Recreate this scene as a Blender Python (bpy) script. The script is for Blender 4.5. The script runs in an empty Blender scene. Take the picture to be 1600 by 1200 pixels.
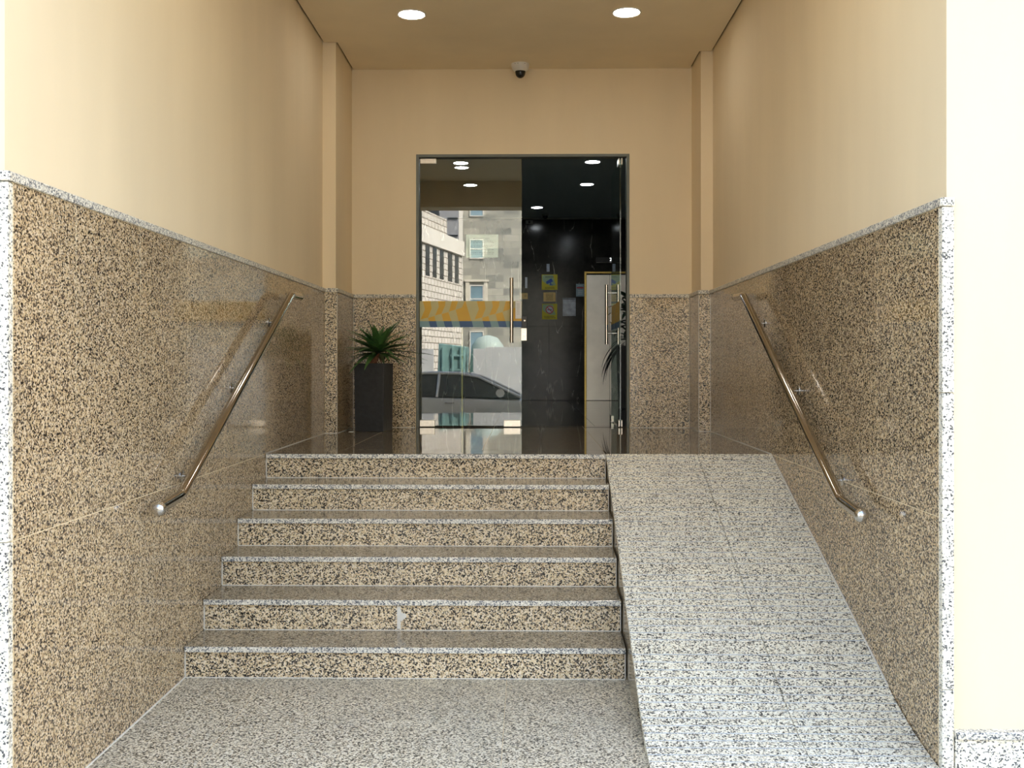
import bpy, bmesh, math, random
from mathutils import Vector, Matrix, Euler
random.seed(7)
sc = bpy.context.scene
C = sc.collection
R = math.radians

# ------------------------------------------------------------------ camera
cam_d = bpy.data.cameras.new('camera')
cam = bpy.data.objects.new('camera', cam_d); C.objects.link(cam)
cam.location = (0, 0, 1.53)
cam.rotation_euler = (R(90), 0, math.atan(24 / 1580))
cam_d.sensor_width = 36; cam_d.lens = 36 * 1580 / 1600
cam_d.shift_y = -32 / 1600
cam_d.clip_end = 500
sc.camera = cam
# ------------------------------------------------------------------ sky and sun
w = bpy.data.worlds.new('sky'); sc.world = w; w.use_nodes = True
nt = w.node_tree; nt.nodes.clear()
sky = nt.nodes.new('ShaderNodeTexSky'); sky.sky_type = 'NISHITA'; sky.sun_disc = False
sky.sun_elevation = R(48); sky.sun_rotation = R(48)
sky.dust_density = 2.5; sky.air_density = 1.0
bg = nt.nodes.new('ShaderNodeBackground'); bg.inputs[1].default_value = 0.62
wo = nt.nodes.new('ShaderNodeOutputWorld')
wm = nt.nodes.new('ShaderNodeMix'); wm.data_type = 'RGBA'; wm.blend_type = 'MULTIPLY'; wm.inputs[0].default_value = 1
wm.inputs[7].default_value = (1.0, .90, .77, 1)   # camera white balance for open shade
nt.links.new(sky.outputs[0], wm.inputs[6]); nt.links.new(wm.outputs[2], bg.inputs[0]); nt.links.new(bg.outputs[0], wo.inputs[0])
sd = bpy.data.lights.new('sun', 'SUN'); sd.energy = 9.0; sd.angle = R(0.53); sd.color = (1.0, .95, .87)
so = bpy.data.objects.new('sun', sd); C.objects.link(so)
so.rotation_euler = Vector((.55, .5, .80)).to_track_quat('Z', 'Y').to_euler()
# ------------------------------------------------------------------ exposure
vs = sc.view_settings
vs.view_transform = 'Standard'; vs.look = 'None'; vs.gamma = 1; vs.use_curve_mapping = False
vs.exposure = 1.15
sc.cycles.use_denoising = True
sc.cycles.max_bounces = 10; sc.cycles.diffuse_bounces = 6; sc.cycles.glossy_bounces = 5
sc.cycles.transparent_max_bounces = 16

# ------------------------------------------------------------------ materials
def srgb(r, g, b):
    f = lambda c: (c / 12.92 if c <= .04045 else ((c + .055) / 1.055) ** 2.4)
    return (f(r / 255), f(g / 255), f(b / 255), 1)
def newmat(name):
    m = bpy.data.materials.new(name); m.use_nodes = True
    n = m.node_tree; p = n.nodes['Principled BSDF']
    return m, n, p
def N(n, t, **k):
    x = n.nodes.new(t)
    for a, b in k.items(): setattr(x, a, b)
    return x
def ramp(n, stops, const=False):
    r = N(n, 'ShaderNodeValToRGB')
    if const: r.color_ramp.interpolation = 'CONSTANT'
    e = r.color_ramp.elements
    while len(e) < len(stops): e.new(.5)
    for i, (pos, col) in enumerate(stops):
        e[i].position = pos; e[i].color = col
    return r
def plain(name, col, rough=.5, metal=0, var=.0, scale=8, bump=0, spec=.5):
    m, n, p = newmat(name)
    p.inputs['Roughness'].default_value = rough; p.inputs['Metallic'].default_value = metal
    p.inputs['Specular IOR Level'].default_value = spec
    tc = N(n, 'ShaderNodeTexCoord'); no = N(n, 'ShaderNodeTexNoise')
    no.inputs['Scale'].default_value = scale; no.inputs['Detail'].default_value = 5
    n.links.new(tc.outputs['Object'], no.inputs['Vector'])
    a = tuple(max(0, c * (1 - var)) for c in col[:3]) + (1,); b = tuple(min(1, c * (1 + var)) for c in col[:3]) + (1,)
    r = ramp(n, [(.3, a), (.7, b)]); n.links.new(no.outputs[0], r.inputs[0])
    n.links.new(r.outputs[0], p.inputs['Base Color'])
    if bump:
        bn = N(n, 'ShaderNodeBump'); bn.inputs['Strength'].default_value = bump; bn.inputs['Distance'].default_value = .01
        n.links.new(no.outputs[0], bn.inputs['Height']); n.links.new(bn.outputs[0], p.inputs['Normal'])
    return m
def granite(name, cols, stops=(0, .19, .38, .58, .80), rough=.1, cell=165, spec=.5, bump=0):
    """speckled granite: dark mica, grey quartz, beige to cream feldspar"""
    m, n, p = newmat(name)
    p.inputs['Roughness'].default_value = rough; p.inputs['Specular IOR Level'].default_value = spec
    tc = N(n, 'ShaderNodeTexCoord')
    no = N(n, 'ShaderNodeTexNoise'); no.inputs['Scale'].default_value = cell * .9; no.inputs['Detail'].default_value = 1
    n.links.new(tc.outputs['Object'], no.inputs['Vector'])
    vm = N(n, 'ShaderNodeVectorMath', operation='MULTIPLY_ADD')
    vm.inputs[1].default_value = (.9 / cell,) * 3
    n.links.new(no.outputs['Color'], vm.inputs[0]); n.links.new(tc.outputs['Object'], vm.inputs[2])
    vo = N(n, 'ShaderNodeTexVoronoi'); vo.inputs['Scale'].default_value = cell
    n.links.new(vm.outputs[0], vo.inputs['Vector'])
    se = N(n, 'ShaderNodeSeparateColor'); n.links.new(vo.outputs['Color'], se.inputs[0])
    n2 = N(n, 'ShaderNodeTexNoise'); n2.inputs['Scale'].default_value = cell * .35; n2.inputs['Detail'].default_value = 2
    n.links.new(tc.outputs['Object'], n2.inputs['Vector'])
    ma = N(n, 'ShaderNodeMath', operation='MULTIPLY_ADD'); ma.inputs[1].default_value = .5; ma.inputs[2].default_value = -.25
    n.links.new(n2.outputs[0], ma.inputs[0])
    ad = N(n, 'ShaderNodeMath', operation='ADD', use_clamp=True)
    n.links.new(se.outputs[0], ad.inputs[0]); n.links.new(ma.outputs[0], ad.inputs[1])
    r = ramp(n, list(zip(stops, cols)), True); n.links.new(ad.outputs[0], r.inputs[0])
    # broad cloudiness of the stone
    n3 = N(n, 'ShaderNodeTexNoise'); n3.inputs['Scale'].default_value = 2.5; n3.inputs['Detail'].default_value = 3
    n.links.new(tc.outputs['Object'], n3.inputs['Vector'])
    r3 = ramp(n, [(.3, (.90, .90, .90, 1)), (.7, (1.04, 1.03, 1.0, 1))]); n.links.new(n3.outputs[0], r3.inputs[0])
    mx = N(n, 'ShaderNodeMix', data_type='RGBA', blend_type='MULTIPLY'); mx.inputs[0].default_value = 1
    n.links.new(r.outputs[0], mx.inputs[6]); n.links.new(r3.outputs[0], mx.inputs[7])
    n.links.new(mx.outputs[2], p.inputs['Base Color'])
    if bump:
        bn = N(n, 'ShaderNodeBump'); bn.inputs['Strength'].default_value = bump; bn.inputs['Distance'].default_value = .001
        n.links.new(se.outputs[0], bn.inputs['Height']); n.links.new(bn.outputs[0], p.inputs['Normal'])
    return m
def emit(name, col, s):
    m, n, p = newmat(name)
    p.inputs['Base Color'].default_value = (.8, .8, .8, 1)
    p.inputs['Emission Color'].default_value = col; p.inputs['Emission Strength'].default_value = s
    return m

G_POL = granite('granite_polished_warmlit', [srgb(38, 33, 30), srgb(98, 86, 74), srgb(168, 144, 112), srgb(196, 172, 134), srgb(212, 192, 162)], rough=.07, spec=.5)  # same stone as the risers; warm bounced light put into its browner tone
G_FACE = granite('granite_riser', [srgb(30, 28, 28), srgb(98, 90, 80), srgb(190, 166, 132), srgb(216, 196, 160), srgb(228, 212, 186)], rough=.14)
G_TREAD = granite('granite_tread', [srgb(36, 34, 32), srgb(96, 88, 76), srgb(152, 138, 114), srgb(174, 160, 134), srgb(194, 182, 158)], rough=.12, cell=170)
G_LAND = granite('granite_landing', [srgb(48, 44, 40), srgb(92, 84, 74), srgb(122, 112, 96), srgb(142, 130, 112), srgb(156, 145, 126)], rough=.035, cell=170)
G_FLOOR = granite('granite_floor', [srgb(62, 60, 54), srgb(124, 118, 104), srgb(196, 186, 162), srgb(216, 207, 184), srgb(230, 223, 204)], rough=.33, cell=175)
G_RAMP = granite('granite_ramp', [srgb(52, 52, 50), srgb(132, 128, 118), srgb(222, 212, 188), srgb(236, 228, 206), srgb(246, 242, 226)], rough=.55, cell=170, stops=(0, .14, .32, .52, .76))
G_EDGE = granite('granite_edge', [srgb(78, 82, 88), srgb(142, 142, 142), srgb(204, 197, 182), srgb(224, 217, 202), srgb(236, 231, 218)], rough=.35, cell=190)
G_WHITE = granite('granite_white', [srgb(70, 70, 72), srgb(146, 144, 140), srgb(216, 208, 190), srgb(230, 224, 210), srgb(240, 236, 226)], rough=.35, cell=175, stops=(0, .13, .22, .45, .72))
GROOVE = plain('sawn_groove', srgb(176, 178, 178), .8, var=.1, scale=60)
GROUT = plain('pale_grout', srgb(214, 196, 160), .8, var=.08, scale=40)
SEAL = plain('white_sealant', srgb(214, 208, 196), .5, var=.05, scale=30)

def paint(name, col):
    m, n, p = newmat(name)
    p.inputs['Roughness'].default_value = .75; p.inputs['Specular IOR Level'].default_value = .25
    tc = N(n, 'ShaderNodeTexCoord')
    mp = N(n, 'ShaderNodeMapping'); mp.inputs['Scale'].default_value = (1.3, 1.3, .25)
    n.links.new(tc.outputs['Object'], mp.inputs[0])
    no = N(n, 'ShaderNodeTexNoise'); no.inputs['Scale'].default_value = 2.2; no.inputs['Detail'].default_value = 6
    n.links.new(mp.outputs[0], no.inputs['Vector'])
    r = ramp(n, [(.25, tuple(c * .95 for c in col[:3]) + (1,)), (.75, tuple(min(1, c * 1.03) for c in col[:3]) + (1,))])
    n.links.new(no.outputs[0], r.inputs[0]); n.links.new(r.outputs[0], p.inputs['Base Color'])
    n4 = N(n, 'ShaderNodeTexNoise'); n4.inputs['Scale'].default_value = 9; n4.inputs['Detail'].default_value = 8
    n.links.new(mp.outputs[0], n4.inputs['Vector'])
    bn = N(n, 'ShaderNodeBump'); bn.inputs['Strength'].default_value = .25; bn.inputs['Distance'].default_value = .006
    n.links.new(n4.outputs[0], bn.inputs['Height']); n.links.new(bn.outputs[0], p.inputs['Normal'])
    return m
PAINT = paint('cream_paint', srgb(229, 211, 178))
PAINT_F = PAINT
PAINT_C = paint('ceiling_paint', srgb(232, 216, 184))
DARK = plain('dark_recess', srgb(40, 36, 32), .9)
STEEL = plain('brushed_steel', (.60, .59, .57, 1), .16, 1, var=.04, scale=30)
CHROME = plain('polished_steel', (.50, .46, .41, 1), .10, 1, var=.03, scale=20)
PATCH = plain('satin_patch_steel', (.74, .68, .60, 1), .32, 1, var=.08, scale=40)
FRAME = plain('grey_aluminium', srgb(104, 108, 102), .45, .2, var=.06)
WHITE = plain('white_plastic', srgb(214, 210, 202), .4, var=.03)
BLACKG = plain('black_dome', (.008, .008, .008, 1), .06)
BLACK = plain('black_plastic', (.012, .012, .012, 1), .4)
PLANTER = plain('charcoal_planter', srgb(38, 39, 41), .42, var=.22, scale=26, bump=.25)
SOIL = plain('dark_soil', srgb(46, 36, 28), .95, var=.4, scale=60, bump=.6)
LAMP = emit('downlight_glow', (1, .95, .88, 1), 24)
LAMP2 = emit('lobby_downlight_glow', (.90, .97, 1, 1), 30)
BRASS = plain('brass', (.62, .45, .14, 1), .3, 1, var=.1, scale=30)
PAPER = plain('paper', srgb(246, 246, 242), .7, var=.02)
INK = plain('print_ink', srgb(90, 92, 92), .7)
INKD = plain('dark_print', srgb(60, 50, 36), .7)

def glassmat(name, tint, f0):
    m = bpy.data.materials.new(name); m.use_nodes = True; n = m.node_tree; n.nodes.clear()
    out = N(n, 'ShaderNodeOutputMaterial'); tr = N(n, 'ShaderNodeBsdfTransparent'); gl = N(n, 'ShaderNodeBsdfGlossy')
    tr.inputs[0].default_value = tint; gl.inputs['Roughness'].default_value = .0; gl.inputs[0].default_value = (.96, .99, .98, 1)
    lw = N(n, 'ShaderNodeLayerWeight'); lw.inputs[0].default_value = .5
    pw = N(n, 'ShaderNodeMath', operation='POWER'); pw.inputs[1].default_value = 5
    n.links.new(lw.outputs['Facing'], pw.inputs[0])
    ma = N(n, 'ShaderNodeMath', operation='MULTIPLY_ADD'); ma.inputs[1].default_value = 1 - f0; ma.inputs[2].default_value = f0
    n.links.new(pw.outputs[0], ma.inputs[0])
    ge = N(n, 'ShaderNodeNewGeometry'); sb = N(n, 'ShaderNodeMath', operation='SUBTRACT'); sb.inputs[0].default_value = 1
    n.links.new(ge.outputs['Backfacing'], sb.inputs[1])
    mu = N(n, 'ShaderNodeMath', operation='MULTIPLY'); n.links.new(ma.outputs[0], mu.inputs[0]); n.links.new(sb.outputs[0], mu.inputs[1])
    mx = N(n, 'ShaderNodeMixShader'); n.links.new(mu.outputs[0], mx.inputs[0]); n.links.new(tr.outputs[0], mx.inputs[1]); n.links.new(gl.outputs[0], mx.inputs[2])
    n.links.new(mx.outputs[0], out.inputs[0]); return m
GLASS = glassmat('reflective_glass', (.86, .93, .91, 1), .15)
GLASS2 = glassmat('clear_green_glass', (.80, .90, .88, 1), .07)

def marble():
    m, n, p = newmat('black_veined_marble')
    p.inputs['Roughness'].default_value = .14; p.inputs['Specular IOR Level'].default_value = .22
    tc = N(n, 'ShaderNodeTexCoord')
    mp = N(n, 'ShaderNodeMapping'); mp.inputs['Rotation'].default_value = (0, R(-24), 0); mp.inputs['Scale'].default_value = (1.9, 1, .38)
    n.links.new(tc.outputs['Object'], mp.inputs[0])
    no = N(n, 'ShaderNodeTexNoise'); no.inputs['Scale'].default_value = 1.6; no.inputs['Detail'].default_value = 5; no.inputs['Roughness'].default_value = .45
    n.links.new(mp.outputs[0], no.inputs['Vector'])
    a = N(n, 'ShaderNodeMath', operation='SUBTRACT'); a.inputs[1].default_value = .5; n.links.new(no.outputs[0], a.inputs[0])
    b = N(n, 'ShaderNodeMath', operation='ABSOLUTE'); n.links.new(a.outputs[0], b.inputs[0])
    r = ramp(n, [(0, (1, 1, 1, 1)), (.006, (0, 0, 0, 1))]); n.links.new(b.outputs[0], r.inputs[0])
    n2 = N(n, 'ShaderNodeTexNoise'); n2.inputs['Scale'].default_value = 5; n2.inputs['Detail'].default_value = 6
    n.links.new(tc.outputs['Object'], n2.inputs['Vector'])
    r2 = ramp(n, [(.44, (0, 0, 0, 1)), (.60, (1, 1, 1, 1))]); n.links.new(n2.outputs[0], r2.inputs[0])
    mm = N(n, 'ShaderNodeMath', operation='MULTIPLY'); n.links.new(r.outputs[0], mm.inputs[0]); n.links.new(r2.outputs[0], mm.inputs[1])
    r3 = ramp(n, [(.35, srgb(32, 31, 29)), (.7, srgb(58, 56, 52))]); n.links.new(n2.outputs[0], r3.inputs[0])
    mx = N(n, 'ShaderNodeMix', data_type='RGBA'); n.links.new(mm.outputs[0], mx.inputs[0]); n.links.new(r3.outputs[0], mx.inputs[6])
    mx.inputs[7].default_value = srgb(170, 165, 155); n.links.new(mx.outputs[2], p.inputs['Base Color'])
    return m
MARBLE = marble()
LFLOOR = plain('dark_lobby_stone', srgb(52, 51, 48), .05, var=.25, scale=3)

# ------------------------------------------------------------------ mesh helpers
class MB:
    def __init__(s): s.v = []; s.f = []; s.mi = []
    def add(s, vs_, fs, mi=0):
        o = len(s.v); s.v += [tuple(p) for p in vs_]; s.f += [tuple(o + i for i in f) for f in fs]; s.mi += [mi] * len(fs); return s
    def box(s, x0, x1, y0, y1, z0, z1, mi=0, M=None):
        vs_ = [(x, y, z) for z in (z0, z1) for y in (y0, y1) for x in (x0, x1)]
        if M: vs_ = [M @ Vector(p) for p in vs_]
        return s.add(vs_, [(0, 2, 3, 1), (4, 5, 7, 6), (0, 1, 5, 4), (2, 6, 7, 3), (0, 4, 6, 2), (1, 3, 7, 5)], mi)
    def prism(s, poly, fn, a, b, mi=0):
        """poly of 2-D points; fn(u, v, t) -> xyz, swept from t=a to t=b"""
        n = len(poly); vs_ = [fn(u, v, a) for u, v in poly] + [fn(u, v, b) for u, v in poly]
        return s.add(vs_, [tuple(range(n))[::-1], tuple(range(n, 2 * n))] + [(i, (i + 1) % n, n + (i + 1) % n, n + i) for i in range(n)], mi)
    def tube(s, pts, r, seg=16, mi=0, cap=True):
        pts = [Vector(p) for p in pts]; rs = r if isinstance(r, (list, tuple)) else [r] * len(pts)
        rings = []; up = Vector((0, 0, 1))
        t0 = (pts[1] - pts[0]).normalized()
        nrm = t0.cross(up); nrm = nrm.normalized() if nrm.length > .05 else Vector((1, 0, 0))
        for i, p in enumerate(pts):
            a = (pts[i] - pts[i - 1]).normalized() if i else (pts[1] - pts[0]).normalized()
            b = (pts[i + 1] - pts[i]).normalized() if i < len(pts) - 1 else a
            t = (a + b).normalized(); nrm = (nrm - t * nrm.dot(t)).normalized(); bi = t.cross(nrm)
            rings.append([p + (nrm * math.cos(k * 2 * math.pi / seg) + bi * math.sin(k * 2 * math.pi / seg)) * rs[i] for k in range(seg)])
        vs_ = [q for rg in rings for q in rg]; fs = []
        for i in range(len(pts) - 1):
            for k in range(seg):
                k2 = (k + 1) % seg; fs.append((i * seg + k, i * seg + k2, (i + 1) * seg + k2, (i + 1) * seg + k))
        if cap: fs += [tuple(range(seg))[::-1], tuple(range((len(pts) - 1) * seg, len(pts) * seg))]
        return s.add(vs_, fs, mi)
    def lathe(s, prof, c, seg=32, mi=0, axis='z'):
        vs_ = []; fs = []
        for r, h in prof:
            for k in range(seg):
                a = k * 2 * math.pi / seg; u, v = r * math.cos(a), r * math.sin(a)
                vs_.append((c[0] + u, c[1] + v, c[2] + h) if axis == 'z' else (c[0] + u, c[1] + h, c[2] + v) if axis == 'y' else (c[0] + h, c[1] + u, c[2] + v))
        for i in range(len(prof) - 1):
            for k in range(seg):
                k2 = (k + 1) % seg; fs.append((i * seg + k, i * seg + k2, (i + 1) * seg + k2, (i + 1) * seg + k))
        fs += [tuple(range(seg))[::-1], tuple(range((len(prof) - 1) * seg, len(prof) * seg))]
        return s.add(vs_, fs, mi)
    def ball(s, c, r, mi=0, seg=20, rings=12):
        prof = [(r * math.sin(math.pi * (i + .02) / (rings + .04)), -r * math.cos(math.pi * (i + .02) / (rings + .04))) for i in range(rings + 1)]
        return s.lathe(prof, c, seg, mi)
    def build(s, name, mat, parent=None, bevel=0, smooth=False, seg=1):
        me = bpy.data.meshes.new(name); me.from_pydata(s.v, [], s.f)
        for m in (mat if isinstance(mat, (list, tuple)) else [mat]): me.materials.append(m)
        for p, i in zip(me.polygons, s.mi): p.material_index = i
        b = bmesh.new(); b.from_mesh(me)
        bmesh.ops.recalc_face_normals(b, faces=b.faces)
        if bevel: bmesh.ops.bevel(b, geom=[e for e in b.edges if len(e.link_faces) == 2 and e.calc_face_angle(0) > .5], offset=bevel, segments=seg, affect='EDGES', profile=.5, clamp_overlap=True)
        b.to_mesh(me); b.free()
        if smooth:
            for p in me.polygons: p.use_smooth = True
            me.set_sharp_from_angle(angle=R(40))
        o = bpy.data.objects.new(name, me); C.objects.link(o)
        if parent: o.parent = parent; o.matrix_parent_inverse = parent.matrix_world.inverted() if parent.type != 'EMPTY' else Matrix.Translation(-parent.location)
        return o
def box(name, mat, x0, x1, y0, y1, z0, z1, parent=None, bevel=0):
    return MB().box(x0, x1, y0, y1, z0, z1).build(name, mat, parent, bevel)
def tag(o, label=None, cat=None, group=None, kind=None):
    if label: o['label'] = label
    if cat: o['category'] = cat
    if group: o['group'] = group
    if kind: o['kind'] = kind
    return o
def empty(name, loc, label=None, cat=None, group=None, kind=None):
    o = bpy.data.objects.new(name, None); C.objects.link(o); o.location = loc; o.empty_display_size = .1
    return tag(o, label, cat, group, kind)
GAP = .0012

CZ = 4.174; LZ = .955
# ================================================================== SETTING: walls
XL, XR = -1.67, 1.55           # polished stone faces
wl = MB().box(-2.3, -1.69, 3.6, 8.32, 0, CZ + .02).box(-2.3, -1.58, 8.32, 9.3, 0, CZ + .02).build('wall_left', PAINT)
tag(wl, 'cream plastered left wall of the entrance above a polished granite dado', kind='structure')
wr = MB().box(1.573, 2.2, 4.12, 8.60, 0, CZ + .02).box(1.472, 2.2, 8.60, 9.3, 0, CZ + .02).build('wall_right', PAINT)
tag(wr, 'cream plastered right wall of the entrance above a polished granite dado', kind='structure')
wb = MB().box(-2.3, -1.0, 9.08, 9.3, .5, CZ + .02).box(.915, 2.2, 9.08, 9.3, .5, CZ + .02).box(-1.0, .915, 9.08, 9.3, 3.41, CZ + .02).build('wall_back', PAINT)
tag(wb, 'cream back wall around the glass doors above granite panels', kind='structure')
wf = MB().box(1.573, 26, 3.82, 4.12, -.1, 15).build('wall_front_right', PAINT_F)
tag(wf, 'bright cream facade wall to the right of the entrance', kind='structure')
wf2 = MB().box(-12, -1.69, 3.245, 3.6, -.1, 15).build('wall_front_left', PAINT_F)
tag(wf2, 'cream facade wall to the left of the entrance', kind='structure')
wf3 = MB().box(-1.69, 1.573, 3.245, 3.6, 3.80, 15).build('wall_front_upper', PAINT_F)
tag(wf3, 'cream facade wall and beam above the entrance mouth', kind='structure')
roof = MB().box(-2.4, 2.3, 3.5, 16.5, CZ + .03, CZ + .4).build('ceiling_slab', DARK); roof['kind'] = 'structure'

# ceiling with a shadow gap to the walls
g = .016
poly = [(-1.69 + g, 3.6), (1.573 - g, 3.6), (1.573 - g, 8.60 - g), (1.472 - g, 8.60 - g), (1.472 - g, 9.076), (-1.58 + g, 9.076), (-1.58 + g, 8.32 - g), (-1.69 + g, 8.32 - g)]
ceil = MB().prism(poly, lambda u, v, t: (u, v, t), CZ, CZ + .03).build('ceiling', PAINT_C)
tag(ceil, 'beige entrance ceiling with a dark shadow gap along the walls', kind='structure')

def panel(parent, x0, x1, y0, y1, z0, z1, mat=G_POL, name='granite_panel', bevel=.0012):
    return box(name, mat, x0, x1, y0, y1, z0, z1, parent, bevel)
DT = 2.118; CT = 2.15
# left dado
box('grout_bed', GROUT, -1.692, -1.6709, 3.25, 8.32, 0, DT, wl)
ys = [3.2605, 3.72, 4.34, 4.95, 5.55, 6.15, 6.75, 7.35, 7.95, 8.30]
for a, b in zip(ys, ys[1:]):
    for z0, z1 in ((0, .953), (.953, DT)):
        panel(wl, -1.689, XL, a + GAP, b - GAP, z0 + GAP, z1 - GAP)
box('granite_cap', G_EDGE, -1.70, XL + .008, 3.222, 8.30, DT, CT, wl, .003)
for z0, z1 in ((0, .953), (.953, DT)): panel(wl, -1.7105, XL, 3.225, 3.2585, z0 + GAP, z1 - GAP, G_WHITE, 'corner_strip', .003)
box('corner_strip', G_WHITE, -1.7105, XL + .002, 3.219, 3.26, DT, CT, wl, .003)
# left pier: front strip and return
box('grout_bed', GROUT, -1.669, -1.566, 8.299, 8.32, LZ - .05, DT, wl)
panel(wl, XL + .002, -1.565, 8.298, 8.32, LZ + GAP, DT - GAP, G_FACE)
panel(wl, -1.585, -1.565, 8.3225, 8.68, LZ + GAP, DT - GAP); panel(wl, -1.585, -1.565, 8.6835, 9.058, LZ + GAP, DT - GAP)
box('granite_cap', G_EDGE, -1.66, -1.557, 8.290, 8.33, DT, CT, wl, .003)
box('granite_cap', G_EDGE, -1.60, -1.557, 8.331, 9.06, DT, CT, wl, .003)
# right dado
box('grout_bed', GROUT, 1.5509, 1.575, 3.83, 8.60, 0, DT, wr)
ys = [3.8385, 4.50, 5.03, 5.62, 6.23, 6.80, 7.36, 7.95, 8.58]
for a, b in zip(ys, ys[1:]):
    for z0, z1 in ((0, .951), (.951, DT)):
        panel(wr, XR, 1.572, a + GAP, b - GAP, z0 + GAP, z1 - GAP)
box('granite_cap', G_EDGE, XR - .008, 1.585, 3.798, 8.58, DT, CT, wr, .003)
for z0, z1 in ((0, .31), (.31, 1.42), (1.42, DT)): panel(wr, XR, 1.594, 3.80, 3.8365, z0 + GAP, z1 - GAP, G_WHITE, 'corner_strip', .003)
box('corner_strip', G_WHITE, XR - .002, 1.594, 3.794, 3.838, DT, CT, wr, .003)
panel(wr, 1.45, XR - .002, 8.578, 8.60, LZ + GAP, DT - GAP, G_FACE)
panel(wr, 1.45, 1.47, 8.6025, 9.058, LZ + GAP, DT - GAP)
box('granite_cap', G_EDGE, 1.442, XR - .01, 8.570, 8.61, DT, CT, wr, .003)
box('granite_cap', G_EDGE, 1.442, 1.49, 8.611, 9.06, DT, CT, wr, .003)
# back wall granite
box('grout_bed', GROUT, -1.563, -1.0, 9.0609, 9.081, LZ - .05, DT, wb); box('grout_bed', GROUT, .915, 1.448, 9.0609, 9.081, LZ - .05, DT, wb)
panel(wb, -1.561, -1.004, 9.06, 9.08, LZ + .004, DT - GAP, G_FACE)
panel(wb, .919, 1.446, 9.06, 9.08, LZ + .004, DT - GAP, G_FACE)
box('granite_cap', G_EDGE, -1.557, -1.002, 9.050, 9.09, DT, CT, wb, .003)
box('granite_cap', G_EDGE, .917, 1.442, 9.050, 9.09, DT, CT, wb, .003)
# facade plinths
for x in (1.5955, 2.80, 4.0, 5.2): panel(wf, x + GAP, x + 1.2 - GAP, 3.795, 3.82, .012, .13, G_WHITE, 'plinth_panel', .002)
box('plinth_cap', G_EDGE, 1.5955, 8, 3.780, 3.83, .13, .158, wf, .004)
for x in (-5.35, -4.13, -2.915): panel(wf2, x + GAP, x + 1.2 - GAP, 3.222, 3.245, .012, .13, G_WHITE, 'plinth_panel', .002)
# ================================================================== SETTING: floors
fl = box('floor', GROUT, -1.70, 1.58, 2.2, 9.0, -.12, -.0009)
tag(fl, 'speckled granite floor slabs before the steps', kind='structure')
xe = lambda y: .50 - .0145 * (6.42 - y)
cols_ = [XL + .004, -1.26, -.10, 1.55]
rows_ = [(2.2, 3.20), (3.20, 3.68), (3.68, 4.30), (4.30, 4.905)]
for i, (y0, y1) in enumerate(rows_):
    for x0, x1 in zip(cols_, cols_[1:]):
        panel(fl, x0 + GAP, x1 - GAP, y0 + GAP, y1 - GAP, -.03, 0, G_FLOOR, 'floor_slab', .0008)
box('sealant_line', SEAL, XL - .001, XL + .006, 3.26, 4.9, -.01, .004, fl, .001)
pv = box('floor', GROUT, -14, 26, -.4, 3.80, -.14, -.012)
tag(pv, 'pale paving of the pavement outside the entrance', kind='structure')
for ix in range(8):
    for iy in range(4):
        x = 1.60 + ix * .6 if ix < 4 else -1.70 - (ix - 3) * .6
        panel(pv, x + .002, x + .598, 1.4 + iy * .6 + .002 - .0, min(1.4 + (iy + 1) * .6 - .002, 3.79 if x > 0 else 3.22), -.04, 0, G_WHITE, 'paving_slab', .001)
# landing
la = MB().box(-1.68, 1.56, 6.75, 9.3, .5, LZ - .0008).box(.51, 1.56, 6.46, 6.76, .5, LZ - .0008).build('floor', GROUT)
tag(la, 'polished grey brown granite landing before the glass doors', kind='structure')
xs = [-1.668, -1.22, -.30, .505, 1.03, 1.548]
for y0, y1 in ((6.725, 7.38), (7.38, 8.28), (8.28, 9.29)):
    for a, b in zip(xs, xs[1:]):
        panel(la, a + .0012, b - .0012, y0 + .0012, y1 - .0012, LZ - .03, LZ, G_LAND, 'landing_slab', .0006)
for a, b in ((.505, 1.03), (1.03, 1.548)): panel(la, a + .0012, b - .0012, 6.44, 6.725 - .0012, LZ - .03, LZ, G_LAND, 'landing_slab', .001)

# ================================================================== STAIRCASE
st = empty('staircase', (-.6, 5.6, 0), 'six granite steps with pale nosings left of the ramp', 'stairs')
noses = [4.885, 5.175, 5.483, 5.790, 6.100, 6.420]
zt = [.157, .318, .480, .640, .800, LZ]
split = [-.667, -.664, None, None, None, None]
for i, (yn, z) in enumerate(zip(noses, zt)):
    yb = noses[i + 1] + .017 if i < 5 else 6.725
    zb = zt[i - 1] if i else 0
    xr0, xr1 = xe(yn), xe(yb)
    P = [(XL + .003, yn), (xr0 - .002, yn), (xr1 - .002, yb), (XL + .003, yb)]
    MB().prism(P, lambda u, v, t: (u, v, t), z - .030, z).build('tread', [G_TREAD if i < 5 else G_LAND], st, .004, seg=2)
    # honed pale nosing face of the slab
    MB().box(XL + .004, xr0 - .003, yn - .0015, yn + .004, z - .029, z - .0022).build('nosing', G_EDGE, st, .001)
    # riser slabs
    yr = yn + .017
    edges = [XL + .006] + ([split[i]] if split[i] else []) + [xe(yr) - .006]
    for a, b in zip(edges, edges[1:]):
        panel(st, a + .001, b - .001, yr, yr + .02, zb + .002, z - .031, G_FACE, 'riser_slab', .0008)
    MB().box(XL + .002, xe(yr) - .002, yr + .004, (noses[i + 1] if i < 5 else 6.7), zb - .02 if i else 0, z - .0305).build('step_core', GROUT, st)
# a chipped joint patched with pale filler on the second riser
MB().prism([(-.622, .165), (-.603, .165), (-.604, .205), (-.590, .214), (-.574, .225), (-.577, .243), (-.600, .248), (-.606, .280), (-.622, .282)], lambda u, v, t: (u - .048, t, v), 5.1895, 5.193).build('joint_filler', SEAL, st)

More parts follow.
